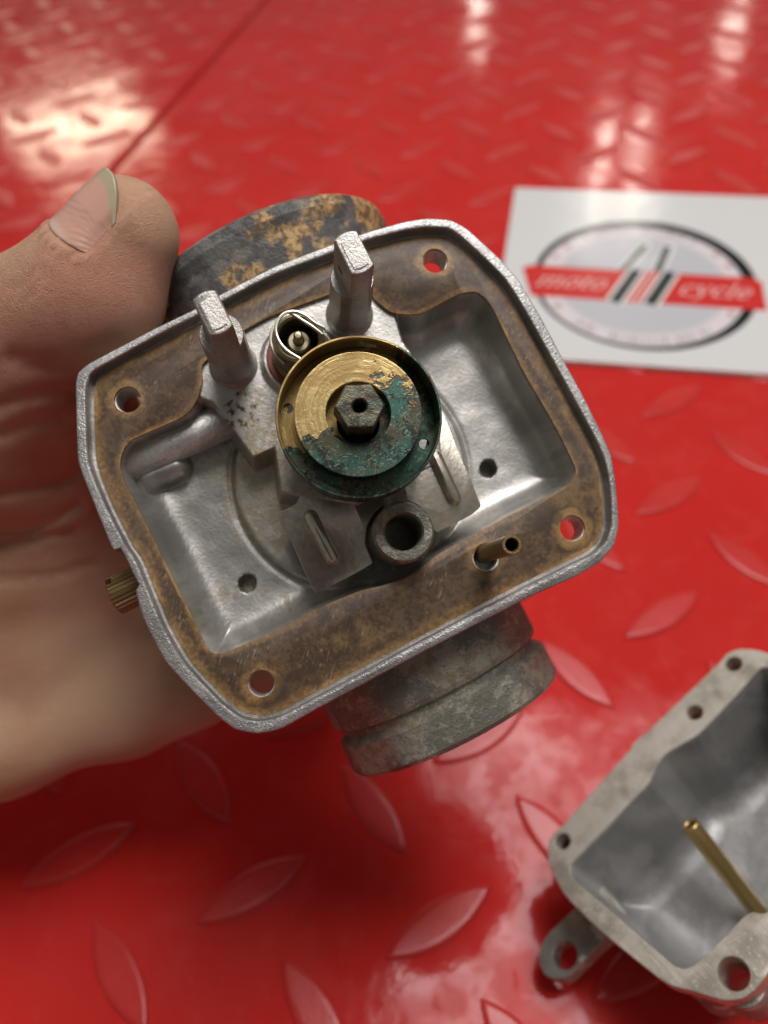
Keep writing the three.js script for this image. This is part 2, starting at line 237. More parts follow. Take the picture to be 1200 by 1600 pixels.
// ------------------------------------------------------------------ lamps overhead
for (const L of LAMPS) {
  const g0 = ground(...L.px), d = ray(...L.px).applyQuaternion(camera.quaternion); d.y = -d.y;
  const P = g0.addScaledVector(d, L.h / d.y), o = new THREE.Group(); o.name = numbered('ceiling_lamp'); scene.add(o);
  o.position.copy(P); o.rotation.y = -L.turn; tag(o, L.label, 'ceiling lamp');
  const white = std('white enamel', { color: new THREE.Color(0.75, 0.75, 0.73), roughness: 0.4 }), tone = L.warm ? [1, 0.86, 0.62] : L.cool ? [1, 0.965, 0.96] : [1, 0.92, 0.80];
  mesh('housing', boxUV(new THREE.BoxGeometry(L.wid + 0.06, 0.05, L.len + 0.06).translate(0, 0.05, 0)), white, o);
  const glow = std('lamp tube', { color: new THREE.Color(0.8, 0.8, 0.8), emissive: new THREE.Color(...tone), emissiveIntensity: 2.0, roughness: 0.5 });
  for (let i = 0; i < Math.max(1, L.tubes); i++) {
    const x = L.tubes < 2 ? 0 : lerp(-L.wid / 2 + 0.03, L.wid / 2 - 0.03, i / (L.tubes - 1)), w = L.tubes === 0 ? L.wid : L.tubes === 1 ? L.wid * 0.6 : 0.07;
    if (L.tubes) mesh('lamp_tube', new THREE.CylinderGeometry(0.014, 0.014, L.len, 16).rotateX(Math.PI / 2).translate(x, 0.008, 0), glow, o);
    else mesh('lamp_panel', boxUV(new THREE.BoxGeometry(L.wid, 0.012, L.len).translate(0, 0.012, 0)), glow, o);
    const r = new THREE.RectAreaLight(new THREE.Color(...tone), L.power, w, L.len); r.name = 'lamp_light'; r.position.set(x, -0.01, 0); r.rotation.x = -Math.PI / 2; o.add(r);
  }
}

// ------------------------------------------------------------------ the white card with the round badge
{
  const C = 1024, cv = document.createElement('canvas'); cv.width = cv.height = C; const c = cv.getContext('2d');
  c.fillStyle = '#d2d2d0'; c.fillRect(0, 0, C, C);
  const cx = 474, cy = 590, R = 372;
  c.fillStyle = '#1b1c1f'; c.beginPath(); c.ellipse(cx + 8, cy - 8, R, R, 0, 0, 7); c.fill();
  c.fillStyle = '#d6cfd0'; c.beginPath(); c.ellipse(cx - 3, cy + 4, R - 30, R - 30, 0, 0, 7); c.fill();
  c.fillStyle = '#bcbcc0'; c.beginPath(); c.arc(cx, cy + 4, R - 92, 0, 7); c.fill();
  c.strokeStyle = '#c9c3c6'; c.lineWidth = 6; c.beginPath(); c.arc(cx, cy + 4, R - 90, 0, 7); c.stroke();
  const r = rng(4);
  for (let i = 0; i < 44; i++) {                                                   // the ring's small lettering, too blurred to read in the photograph
    const up = i < 22, k = (i % 22) / 21, ang = (up ? -Math.PI / 2 - 0.62 + 1.24 * k : Math.PI / 2 + 0.7 - 1.4 * k), q = R - 54;
    c.save(); c.translate(cx + q * Math.cos(ang), cy + 4 + q * Math.sin(ang)); c.rotate(ang + (up ? Math.PI / 2 : -Math.PI / 2)); c.strokeStyle = '#8f888c'; c.lineWidth = 5;
    if (r() > 0.2) { c.beginPath(); c.moveTo(-6, 18); c.lineTo(-6 + 8 * r(), -18); if (r() > 0.4) c.lineTo(7, 18 * (r() - 0.5)); c.stroke(); } c.restore();
  }
  for (const ang of [-2.5, -0.62, -2.75, -0.38, 2.6, 0.5]) { c.fillStyle = '#b98f90'; c.beginPath(); c.arc(cx + (R - 54) * Math.cos(ang), cy + (R - 54) * Math.sin(ang), 13, 0, 7); c.fill(); }
  c.lineWidth = 22; c.lineCap = 'butt';
  for (const [x0, x1, w] of [[-66, 28, 20], [52, 106, 24]]) { c.strokeStyle = '#dfe0dc'; c.lineWidth = w + 18; c.beginPath(); c.moveTo(cx + x0, cy - 50); c.lineTo(cx + x1, cy - 235); c.stroke(); c.strokeStyle = '#3c4340'; c.lineWidth = w; c.beginPath(); c.moveTo(cx + x0, cy - 50); c.lineTo(cx + x1 - 8, cy - 222); c.stroke(); }
  c.save(); c.translate(cx - 4, cy + 30); c.rotate(0.012); c.scale(0.93, 0.97);
  c.fillStyle = '#c8302b'; c.beginPath(); c.moveTo(-432, -72); c.lineTo(-400, -92); c.lineTo(400, -92); c.lineTo(428, -72); c.lineTo(428, 92); c.lineTo(-388, 92); c.closePath(); c.fill();
  for (const [x, col, w] of [[-50, '#e2ded6', 66], [-50, '#33383a', 40], [72, '#e2ded6', 66], [72, '#33383a', 42], [10, '#e2ded6', 26], [10, '#c8302b', 14]]) { c.strokeStyle = col; c.lineWidth = w; c.beginPath(); c.moveTo(x - 40, 98); c.lineTo(x + 40, -98); c.stroke(); }
  c.fillStyle = '#dcb9b6'; c.textAlign = 'center'; c.textBaseline = 'middle'; c.transform(1, 0, -0.22, 1, 0, 0);
  c.font = 'italic 104px serif'; c.fillText('moto', -250, -6); c.fillText('cycle', 258, -6);
  c.restore();
  const map = new THREE.CanvasTexture(cv); map.colorSpace = THREE.SRGBColorSpace; map.wrapS = map.wrapT = THREE.ClampToEdgeWrapping;
  const p00 = ground(805, 291, 0.0032), p10 = ground(1200, 306, 0.0032), X = p10.clone().sub(p00).setY(0).normalize(), Yv = V3(-X.z, 0, X.x); if (Yv.z < 0) Yv.negate();
  const foot = ground(1000, 568, 0.0032), H = foot.clone().sub(p00).dot(Yv), W = H * 0.98;
  const t = 0.0024, rr = 0.0015, s = new THREE.Shape(); s.moveTo(rr, 0); s.lineTo(W - rr, 0); s.quadraticCurveTo(W, 0, W, rr); s.lineTo(W, H - rr); s.quadraticCurveTo(W, H, W - rr, H); s.lineTo(rr, H); s.quadraticCurveTo(0, H, 0, H - rr); s.lineTo(0, rr); s.quadraticCurveTo(0, 0, rr, 0);
  const g = new THREE.ExtrudeGeometry(s, { depth: t - 0.0006, bevelEnabled: true, bevelSize: 0.0003, bevelThickness: 0.0003, bevelOffset: -0.0003, bevelSegments: 2 });
  const pos = g.attributes.position, uv = new Float32Array(pos.count * 2); for (let i = 0; i < pos.count; i++) { uv[i * 2] = pos.getX(i) / W; uv[i * 2 + 1] = pos.getY(i) / H; }
  g.setAttribute('uv', new THREE.BufferAttribute(uv, 2));
  const m = mesh('badge_card', g, std('printed card', { map, roughness: 0.16, bumpMap: T.smudge, bumpScale: 0.0002 }), scene);
  m.matrix.makeBasis(X, Yv.clone().negate(), V3(0, 1, 0)); m.quaternion.setFromRotationMatrix(m.matrix); m.position.copy(p00).addScaledVector(Yv, H); m.position.y = 0.0006;
  tag(m, 'white glossy card with round badge and red banner lying on the red mat', 'card');
}
// ------------------------------------------------------------------ the telephone that takes the picture: it stands between the metal and the room behind the viewer, and the metal mirrors its dark back
{
  const o = new THREE.Group(); o.name = numbered('phone'); scene.add(o);
  o.position.set(-0.020, -0.056, 0.0032).applyMatrix4(camera.matrixWorld); o.quaternion.copy(camera.quaternion);
  tag(o, 'dark grey phone held above the carburetor, seen only as dark reflections in the metal', 'phone');
  const w = 35.5, h = 73, r = 9, s = [[w - r, h - r, 0], [-w + r, h - r, 1], [-w + r, -h + r, 2], [w - r, -h + r, 3]].flatMap(([x, y, k]) => Array.from({ length: 9 }, (_, i) => V2(x + r * Math.cos((k + i / 8) * Math.PI / 2), y + r * Math.sin((k + i / 8) * Math.PI / 2))));
  mesh('phone_body', fin(slab(s, [], 0, 7.8, 1.5, 4), 0.6), std('dark phone glass', { color: new THREE.Color(0.03, 0.03, 0.034), roughness: 0.3 }), o);
  for (const y of [38, 16]) mesh('lens', fin(lathe([[0, 0.3], [4, 0.3], [4, -1.0], [5.6, -1.0], [5.8, 0.3]], 40).translate(20, y, 0), 0.5), std('lens ring', { color: new THREE.Color(0.05, 0.05, 0.055), metalness: 0.8, roughness: 0.3 }), o);
}
// ------------------------------------------------------------------ the carburetor body held over the mat, hollow side up
const CF = new Frame(545, 730, 125, V3(0.07, 0.113, 0.991), [199, 624], [680, 406]);
const carb = new THREE.Group(); carb.name = numbered('carburetor'); CF.place(carb); scene.add(carb);
tag(carb, 'grey cast carburetor body held in the hand, hollow side up with brass jet cup', 'carburetor');
{
  const P = (x, y, z) => CF.P(x, y, z);
  const rimOut = smooth(CF.list([[118, 640], [117, 601], [121, 582], [140, 566], [240, 513], [304, 482], [348, 457], [430, 415], [519, 381], [576, 361], [630, 346], [667, 340], [705, 343], [732, 358], [780, 402], [811, 437], [848, 499], [883, 565], [910, 614], [938, 670], [956, 712], [964, 762], [968, 819], [960, 853], [937, 879], [900, 901], [820, 937], [660, 1020], [500, 1106], [440, 1139], [402, 1147], [367, 1140], [336, 1117], [259, 1036], [222, 964], [211, 922], [217, 915], [208, 898], [194, 868], [187, 857], [178, 861], [171, 849], [143, 780], [121, 720]]), 460, 0.22);
  const rimIn = smooth(CF.list([[135, 640], [135, 606], [139, 590], [150, 577], [240, 527], [301, 496], [354, 467], [430, 428], [522, 393], [576, 374], [630, 360], [663, 355], [699, 356], [725, 373], [787, 433], [824, 491], [875, 583], [930, 684], [946, 723], [954, 770], [955, 819], [946, 845], [928, 864], [890, 883], [815, 920], [660, 1001], [500, 1087], [440, 1119], [405, 1127], [378, 1122], [345, 1098], [289, 1037], [253, 974], [214, 878], [196, 850], [164, 787], [139, 720]]), 260, 0.3);
  const holes = [P(199, 624, -2), P(680, 407, -2), P(895, 825, -2), P(408, 1068, -2)], pickup = P(760, 871, -2);
  const gasketIn = smooth(CF.list([[188, 732], [188, 718], [193, 703], [208, 686], [274, 657], [296, 643], [309, 622], [316, 595], [318, 567], [379, 518], [427, 492], [515, 460], [560, 446], [576, 452], [586, 468], [608, 486], [628, 491], [658, 490], [690, 473], [718, 459], [743, 456], [760, 468], [775, 492], [817, 579], [864, 660], [894, 719], [900, 738], [891, 755], [872, 767], [809, 798], [732, 840], [700, 857], [680, 869], [656, 889], [632, 904], [596, 915], [560, 924], [492, 952], [420, 990], [355, 1018], [334, 1021], [321, 1010], [307, 978], [267, 897], [226, 813], [197, 758]], -2.1), 340, 0.25);
  const gasketOut = grow(rimIn, -0.55), cavity = grow(gasketIn, 0.25);
  const boltR = 1.9;
  // flange plate with the bolt holes, and the raised rim round it
  mesh('flange', fin(join(
    slab(grow(rimOut, -0.3), [...holes.map((h) => circle(h, boltR)), circle(pickup, 1.9), grow(cavity, 0.15)], -7.6, -2.7, 0.2),
    slab(circle(pickup, 2.4), [], -7.9, -7.2),
  ), 0.5), M.cast, carb);
  mesh('rim', fin(slab(rimOut, [rimIn], -7.4, 0, 0.45, 3), 0.5), M.rim, carb);
  // gasket: one stained sheet
  const gh = [...holes.map((h) => circle(h, 2.05)), circle(pickup, 2.2)];
  const SZ = 92, N = 230, grid = new Float32Array(N * N), hgrid = new Float32Array(N * N);
  for (let j = 0; j < N; j++) for (let i = 0; i < N; i++) {
    const x = ((i + 0.5) / N - 0.5) * SZ, y = ((j + 0.5) / N - 0.5) * SZ;
    let hd = 99; for (const h of holes) hd = Math.min(hd, Math.abs(Math.hypot(x - h.x, y - h.y) - 2.05)); hd = Math.min(hd, Math.abs(Math.hypot(x - pickup.x, y - pickup.y) - 2.2));
    grid[j * N + i] = Math.min(edgeDist(gasketOut, x, y) * 0.8, edgeDist(gasketIn, x, y) * 1.5); hgrid[j * N + i] = hd;
  }
  const bil = (g, u, v) => { const x = clamp(u * N - 0.5, 0, N - 1.001), y = clamp(v * N - 0.5, 0, N - 1.001), i = Math.floor(x), j = Math.floor(y), a = x - i, b = y - j; return lerp(lerp(g[j * N + i], g[j * N + i + 1], a), lerp(g[(j + 1) * N + i], g[(j + 1) * N + i + 1], a), b); };
  const stain = tex(1400, (u, v) => {
    const big = fbm(u * 13, v * 13, 5, 0, 201), mid = fbm(u * 45, v * 45, 4, 0, 202), small = fbm(u * 190, v * 190, 3, 0, 203);
    const e0 = bil(grid, u, v), h0 = bil(hgrid, u, v), line = Math.min(e0, h0), wob = 0.9 * (mid - 0.5) + 0.5 * (small - 0.5);
    const edge = Math.max((0.8 + 0.2 * smoothstep(big, 0.4, 0.6)) * (1 - smoothstep(line + wob, 0.12, 0.62)), 0.60 * (1 - smoothstep(e0 + 2.6 * (big - 0.5) + 1.2 * (mid - 0.5), 0.2, 1.5)), 0.7 * (1 - smoothstep(h0 + 2 * (mid - 0.5), 0.4, 1.6)), 0.24 * smoothstep(big + 0.5 * (mid - 0.5), 0.52, 0.78));
    let c = mix3(mix3(lin(70, 53, 38), lin(94, 75, 54), smoothstep(0.6 * small + 0.4 * mid, 0.35, 0.65)), mix3(lin(128, 98, 58), lin(168, 132, 80), smoothstep(0.5 * small + 0.5 * big, 0.35, 0.65)), clamp(edge, 0, 1));
    const scrape = smoothstep(vnoise((u + v) * 60, (u - v) * 620, 0, 206), 0.80, 0.95) * smoothstep(vnoise(u * 16, v * 16, 0, 207), 0.52, 0.66);
    c = mix3(c, lin(176, 158, 128), 0.55 * scrape); c = mix3(c, lin(52, 42, 34), 0.6 * smoothstep(vnoise(u * 34 + 3, v * 34, 0, 208) + 0.5 * (small - 0.5), 0.74, 0.92));
    return mix3(c, lin(138, 124, 106), 0.35 * smoothstep(vnoise(u * 300, v * 300, 0, 204), 0.88, 0.97));
  }, true);
  stain.wrapS = stain.wrapT = THREE.ClampToEdgeWrapping;
  const gg = fin(slab(gasketOut, [gasketIn, ...gh], -2.7, -2.1, 0.12), 0.5); planeUV(gg, SZ * 0.001);
  mesh('gasket', gg, std('stained gasket', { map: stain, roughness: 0.50, bumpMap: stain, bumpScale: 0.00012 }), carb);

  // the hollow: two float chambers, the round boss between them, the step that carries the jets
  const plateau = CF.list([[285, 555], [300, 600], [312, 622], [333, 630], [395, 715], [429, 700], [440, 770], [560, 790], [690, 720], [684, 640], [640, 548], [629, 533], [619, 499], [612, 470], [590, 430], [440, 470]], -3);
  const boss = P(549, 738, -9.5), ridge0 = P(206, 716, -7), ridge1 = P(356, 652, -7), stub0 = P(232, 744, -9), stub1 = P(275, 728, -9);
  const seat = P(470, 563, -3), tower = P(560, 655, 2), pilot = P(619, 846, -6);
  const seg = (x, y, a, b) => { const dx = b.x - a.x, dy = b.y - a.y, t = clamp(((x - a.x) * dx + (y - a.y) * dy) / (dx * dx + dy * dy), 0, 1); return Math.hypot(x - a.x - dx * t, y - a.y - dy * t); };
  const drill = [{ x: P(386, 911, -11).x, y: P(386, 911, -11).y, r: 1.55, deep: 21 }, { x: P(764, 731, -11).x, y: P(764, 731, -11).y, r: 1.6, deep: 21 }];
  const height = (x, y, d) => {
    const n = fbm(x * 0.13 + 50, y * 0.13 + 50, 3, 0, 301) - 0.5;
    let z = -12.2 + 0.4 * n + 0.02 * Math.abs(x);
    const rb = Math.hypot(x - boss.x, y - boss.y); z = lerp(z, -10.0 + 0.4 * n, 1 - smoothstep(rb, 19.2, 20.5));
    const groove = rb - 20.3; z -= 0.35 * Math.exp(-groove * groove / 0.35);
    for (const [a, b, R, c] of [[stub0, stub1, 2.3, -9.8]]) { const q = seg(x, y, a, b); if (q < R) z = smax(z, c + R * Math.pow(1 - q * q / (R * R), 0.85), 0.8); }
    z = smax(z, wallProfile(d, -3.2, -12.4, 0.7, 7.0), 0.8);
    const q = sd(plateau, x, y); if (q > -2.2) z = Math.max(z, q > 0 ? -2.95 + 0.08 * n : lerp(-12.5, -3.1, smoothstep(-Math.pow(-q / 1.5, 0.8), -1, 0)));
    if (q > 0) { const w = Math.hypot(x - seat.x, y - seat.y); z = Math.max(z, lerp(-2.95, -1.6, 1 - smoothstep(w, 5.9, 6.5))); }
    return d <= 0 && q < 0 ? -3.4 : z;
  };
  const s1 = P(372, 640, -3), s2 = P(410, 700, -3), tanC = P(405, 770, -10);
  const shade = (x, y, d, z) => {
    const a = fbm(x * 0.22 + 9, y * 0.22 + 9, 5, 0, 311), b = fbm(x * 1.6 + 3, y * 1.6 + 3, 4, 0, 312), f = vnoise(x * 5, y * 5, 0, 313);
    let c = mix3([0.37, 0.362, 0.335], [0.58, 0.57, 0.54], smoothstep(a + 0.3 * (b - 0.5), 0.3, 0.7));
    c = mix3(c, [0.42, 0.36, 0.25], 0.75 * smoothstep(b + a - 1 - 0.035 * Math.hypot(x - tanC.x, (y - tanC.y) * 0.6) + 0.30, 0.0, 0.28));    // dried fuel, brown
    c = mix3(c, [0.27, 0.24, 0.165], 0.38 * smoothstep(0.7 * a + 0.6 * b + 0.25 * (f - 0.5), 0.60, 0.95));                       // old fuel varnish, in patches
    const r = Math.hypot(x - s1.x, y - s1.y), r2 = Math.hypot(x - s2.x, y - s2.y);
    c = mix3(c, [0.40, 0.34, 0.22], 0.7 * smoothstep(b + 0.5 * (f - 0.5) - 0.06 * r2 - 0.02 * r, 0.20, 0.36) * (z > -3.6 ? 1 : 0));
    c = mix3(c, [0.07, 0.025, 0.015], 0.9 * smoothstep(b - 0.09 * Math.max(0, r - 0.4), 0.46, 0.53) * (z > -3.6 ? 1 : 0));
    return c;
  };
  mesh('float_chamber', hollow(cavity, 0.24, 0.45, height, drill, shade), M.bowl, carb);

  {
    const a = P(196, 722, -7), d = ridge1.clone().sub(a), L = d.length(), g = new THREE.CapsuleGeometry(3.1, L, 12, 40); g.rotateZ(Math.atan2(d.y, d.x) - Math.PI / 2).translate((a.x + ridge1.x) / 2, (a.y + ridge1.y) / 2, -8.3);
    mesh('cast_gallery', fin(g, 1), M.cast, carb);
  }

  // outside of the body: the box under the flange, the throttle bore and its two spigots
  mesh('body_shell', fin(join(
    slab(grow(cavity, 1.6), [grow(cavity, 0.6)], -15, -7.5), slab(grow(cavity, 1.6), [], -17, -14.9, 0.6),
    put(lathe([[0, -29], [19, -29], [19.5, -28], [19.5, 28], [19, 29], [0, 29]], 56).rotateX(Math.PI / 2), 0, 0, -27),
  ), 0.5), M.dirty, carb);
  const bz = -27, notch = P(684, 1066, bz), end = P(713, 1124, bz), ax = end.x - 0.2;
  const ringY = (prof, x) => lathe(prof, 96).rotateX(Math.PI / 2).translate(x, 0, bz);        // profile given as (radius, distance along -y)
  const yN = -notch.y, yE = -end.y;
  mesh('engine_spigot', fin(ringY([[17, 24], [20.2, 24], [20.5, 25], [20.6, yN - 1.6], [20.2, yN - 0.8], [19.3, yN - 0.3], [19.3, yN + 0.6], [20.3, yN + 1.2], [20.75, yN + 1.8], [20.8, yE - 0.8], [20.3, yE], [18, yE], [17.5, yE - 0.6], [17.4, 24]], ax), 0.5), M.dirty, carb);
  const zb = -31, bell = P(404, 428, zb), yB = bell.y - 1.2;
  mesh('air_bell', fin(ringY([[17, -24], [23.5, -24], [25.8, -yB + 4.4], [26.9, -yB + 2.2], [26.8, -yB + 0.4], [26.0, -yB - 0.4], [19.2, -yB - 0.4], [18.5, -yB + 0.8], [17.2, -24]], bell.x).translate(0, 0, zb - bz), 0.5), M.rust, carb);

  // the two float hinge posts
  const evaluator = new Evaluator(); evaluator.attributes = ['position', 'normal'];
  const post = (x, y, i) => {
    const c = P(x, y, 20.6), col = lathe([[0, -4], [3.9, -4], [3.9, -2.9], [3.45, -2.2], [3.35, 0], [3.2, 11.5], [3.05, 11.8], [0, 11.8]], 44);
    const half = 1.72, R = 3.15, pts = [], a0 = Math.asin(half / R); for (const k of [0, 1]) for (let j = 0; j <= 10; j++) { const a = Math.PI / 2 + k * Math.PI - a0 + 2 * a0 * j / 10; pts.push(V2(R * Math.cos(a), R * Math.sin(a))); }
    let tab = fin(slab(pts, [], 11.2, 20.6, 0.42, 3), 0.5).scale(1000, 1000, 1000);
    const pad = fin(slab(smooth(pts.map((p) => V2(p.x * 0.66, p.y * 0.70 - 0.25)), 40, 0.5), [], 20.4, 20.78, 0.12, 2), 0.5).scale(1000, 1000, 1000);
    const A = new Brush(tab), B = new Brush(new THREE.CylinderGeometry(0.72, 0.72, 8, 24).rotateZ(Math.PI / 2).translate(0, i ? 0.6 : -0.2, 15.2)); A.updateMatrixWorld(); B.updateMatrixWorld();
    tab = evaluator.evaluate(A, B, SUBTRACTION).geometry;
    mesh('hinge_post', fin(put(join(col, tab, pad), c.x, c.y), 0.5), M.post, carb);
  };
  post(332, 488, 0); post(553.5, 394, 1);

  // float valve: seat, clip, needle
  {
    const v = new THREE.Group(); v.name = 'float_valve'; v.position.set(seat.x * 0.001, seat.y * 0.001, 0); carb.add(v);
    mesh('seal_ring', fin(new THREE.TorusGeometry(4.75, 0.65, 14, 56).translate(0, 0, -1.3), 0.9), M.rubber, v);
    mesh('valve_seat', fin(lathe([[0, -9], [2.7, -9], [2.8, 4], [3.0, 8.0], [3.3, 8.3], [3.75, 8.1], [3.9, 7.4], [3.9, 4.6], [4.1, 4.4], [4.1, 3.6], [3.8, 3.3], [3.8, 0.6], [4.4, 0.2], [4.4, -2]], 56), 0.5), M.olive, v);
    const wire = [[-1.2, -3.6], [-2.6, -1.2], [-2.9, 0.9], [-2.2, 2.7], [-0.6, 3.7], [1.0, 3.4], [2.2, 2.2], [3.0, 0.6], [4.0, -0.8]], tube = (p, z) => new THREE.TubeGeometry(new THREE.CatmullRomCurve3(p.map(([x, y]) => V3(x, y, z))), 60, 0.27, 8);
    mesh('retaining_clip', fin(join(tube(wire, 9.4), tube([[-3.4, -2.4], [-4.05, -0.6], [-3.9, 1.4], [-2.6, 3.3], [-0.4, 4.1], [1.8, 3.7], [3.5, 2.3]], 7.0), tube([[0.4, 3.7], [1.4, 2.0], [2.5, 0.2], [3.3, -1.5]], 9.2)), 0.9), M.steel, v);
    mesh('needle', fin(join(lathe([[0, 3], [1.7, 3], [1.75, 6.2], [1.5, 6.6], [0.9, 6.7], [0.9, 5.5], [0, 5.5]], 32), lathe([[0, 5], [0.66, 5], [0.7, 9.0], [0.45, 9.5], [0, 9.7]], 24)), 0.5), M.steel, v);
    v.children[3].material = std('pale needle', { color: new THREE.Color(0.50, 0.44, 0.30), metalness: 0.8, roughness: 0.35 });
  }

  // main jet shroud: brass cup with verdigris, washer, hexagon jet
  {
    const zr = 11, k = new THREE.Group(); k.name = 'jet_shroud'; const c = P(561.5, 650, zr); k.position.set(c.x * 0.001, c.y * 0.001, 0); carb.add(k);
    const pts = (name, x, y, z) => { const q = P(x, y, z); return V2(q.x - c.x, q.y - c.y); };
    const verd = (x, y, n1, n2) => {                                               // green corrosion, thickest on the side away from the thumb
      const q = (x * 0.80 - y * 0.62) / 9, r = Math.hypot(x, y);
      return q + 1.5 * (n1 - 0.5) + 0.6 * (n2 - 0.5);
    };
    const skin = (n, size, off, kind) => tex(n, (u, v) => {
      const x = (u - 0.5) * size, y = (v - 0.5) * size, r = Math.hypot(x, y), n1 = fbm(u * 7, v * 7, 5, 0, off), wu = u + 0.10 * (n1 - 0.5), wv = v + 0.10 * (fbm(u * 7 + 5, v * 7, 4, 0, off + 5) - 0.5), n2 = fbm(wu * 20, wv * 20, 4, 0, off + 1), n3 = fbm(wu * 46, wv * 46, 3, 0, off + 2), turn = fbm(r * 3.0 + 1.6 * n2, Math.atan2(y, x) * 0.9 + 7, 3, 0, off + 3);
      const brass = mix3(mix3([0.42, 0.30, 0.115], [0.60, 0.455, 0.20], smoothstep(0.7 * turn + 0.3 * n3, 0.3, 0.7)), [0.36, 0.22, 0.075], 0.5 * smoothstep(n1, 0.52, 0.66));
      const n4 = fbm(u * 62, v * 62, 4, 0, off + 9), vein = 1 - smoothstep(Math.abs(n2 - 0.5), 0.008, 0.035);
      let crust = mix3([0.036, 0.044, 0.034], [0.058, 0.140, 0.112], smoothstep(n1 + 0.7 * (n3 - 0.5) + 0.3 * (n4 - 0.5), 0.34, 0.66)); crust = mix3(crust, [0.125, 0.108, 0.066], 0.65 * smoothstep(fbm(u * 9 + 3, v * 9, 4, 0, off + 7) + 0.8 * (n4 - 0.5), 0.44, 0.68)); crust = mix3(crust, [0.18, 0.27, 0.20], 0.75 * vein * smoothstep(n4, 0.38, 0.60));
      const wx = x + 4.5 * (fbm(u * 13 + 1, v * 13, 4, 0, off + 11) - 0.5), wy = y + 4.5 * (fbm(u * 13 + 9, v * 13 + 4, 4, 0, off + 12) - 0.5), q = kind(wx, wy, r, n1, n2) + 0.5 * (n3 - 0.5) + 0.35 * (n4 - 0.5);
      return mix3(mix3(brass, [0.17, 0.10, 0.045], smoothstep(q, -0.16, 0.0)), crust, smoothstep(q, 0.0, 0.14));
    }, true);
    const sprawl = (x, y, r, n1, n2) => { const a = Math.atan2(y, x) * 57.2958; let best = 9; const d = (a + 360 - 308) % 360; const side = Math.min(d, 360 - d); return (82 - side) / 70 + 0.5 * (n1 - 0.5) * 3 + 0.9 * (n2 - 0.5) - 0.20 - (side > 60 ? 0.10 * Math.max(0, r - 6.2) : 0); };
    const washerMap = skin(700, 20, 401, sprawl), cupMap = skin(800, 26, 431, (x, y, r, n1, n2) => { const a = Math.atan2(y, x) * 57.2958, d = (a + 360 - 312) % 360, side = Math.min(d, 360 - d); return (76 - side) / 60 + 1.6 * (n1 - 0.5) + 0.9 * (n2 - 0.5); });
    const brass = (map, o = {}) => std('corroded brass', { map, metalness: 0.72, roughness: 0.40, bumpMap: map, bumpScale: 0.00011, ...o });
    const R = 11.95, cupM = brass(cupMap, { color: new THREE.Color(0.72, 0.70, 0.64) }), floorHoles = [[445, 637], [663, 693], [577, 544], [482, 745]].map(([x, y]) => { const q = pts('', x, y, zr - 4.2); return circle(q.setLength(Math.min(q.length(), 10.6)), 0.78, 24); });
    const wall = fin(lathe([[R - 0.45, zr - 4.0], [R - 0.45, zr - 0.25], [R - 0.3, zr], [R - 0.05, zr - 0.02], [R + 0.05, zr - 0.25], [R - 0.02, zr - 4.4], [R - 0.5, zr - 4.9], [R - 1.3, zr - 5.0]], 128), 0.6);
    mesh('shroud_wall', planeUV(wall, 0.026), cupM, k);
    mesh('shroud_floor', planeUV(fin(slab(circle(V2(0, 0), R - 0.35, 96), [circle(V2(0, 0), 3.2), ...floorHoles], zr - 4.9, zr - 4.3, 0.05), 0.5), 0.026), cupM, k);
    const w = pts('', 560, 646, zr - 1.2);
    const disc = fin(put(slab(circle(V2(0, 0), 9.3, 110), [circle(V2(0, 0), 4.75, 72)], zr - 3.2, zr - 1.3, 0.15, 2), 0, 0), 0.5); planeUV(disc, 0.020); disc.translate(w.x * 0.001, w.y * 0.001, 0);
    mesh('washer', disc, brass(washerMap, { metalness: 0.7, roughness: 0.36 }), k);
    mesh('washer_foot', fin(put(lathe([[5.2, zr - 4.3], [5.2, zr - 3.1], [8.2, zr - 3.1], [8.2, zr - 4.3]], 64), w.x, w.y), 0.5), M.oldBrass, k);
    const jm = tex(256, (u, v) => { const a = fbm(u * 6, v * 6, 5, 6, 461), b = fbm(u * 18, v * 18, 4, 18, 462); return mix3(mix3([0.055, 0.052, 0.035], [0.16, 0.14, 0.09], smoothstep(a, 0.35, 0.65)), [0.10, 0.17, 0.14], 0.7 * smoothstep(b, 0.58, 0.68)); }, true);
    const jmat = std('blackened brass jet', { map: at(jm, 0.008), metalness: 0.6, roughness: 0.42, bumpMap: at(T.grain, 0.02), bumpScale: 0.00005 });
    const j = pts('', 562, 634, 13.6), hex = Array.from({ length: 6 }, (_, i) => V2(3.62 * Math.cos(i * Math.PI / 3 - 0.40), 3.62 * Math.sin(i * Math.PI / 3 - 0.40))), star = Array.from({ length: 24 }, (_, i) => { const r = 0.98 + 0.06 * Math.cos(i / 24 * 6.283 * 2) + 0.12 * (rand() - 0.5); return V2(r * Math.cos(i / 24 * 6.283), r * Math.sin(i / 24 * 6.283)); });
    mesh('hex_jet', fin(put(slab(hex, [star], 8.6, 13.7, 0.45, 3), j.x, j.y), 0.5), jmat, k);
    mesh('jet_holder', fin(put(lathe([[0, 2], [0.9, 2], [0.95, 8.65], [1.5, 8.7], [2.9, 8.7], [2.9, -3]], 40), j.x, j.y), 0.5), M.oldBrass, k);
    mesh('shroud_stem', fin(lathe([[6, zr - 5], [6, 0], [7.5, -1], [7.8, -4]], 64), 0.5), M.cast, k);
  }

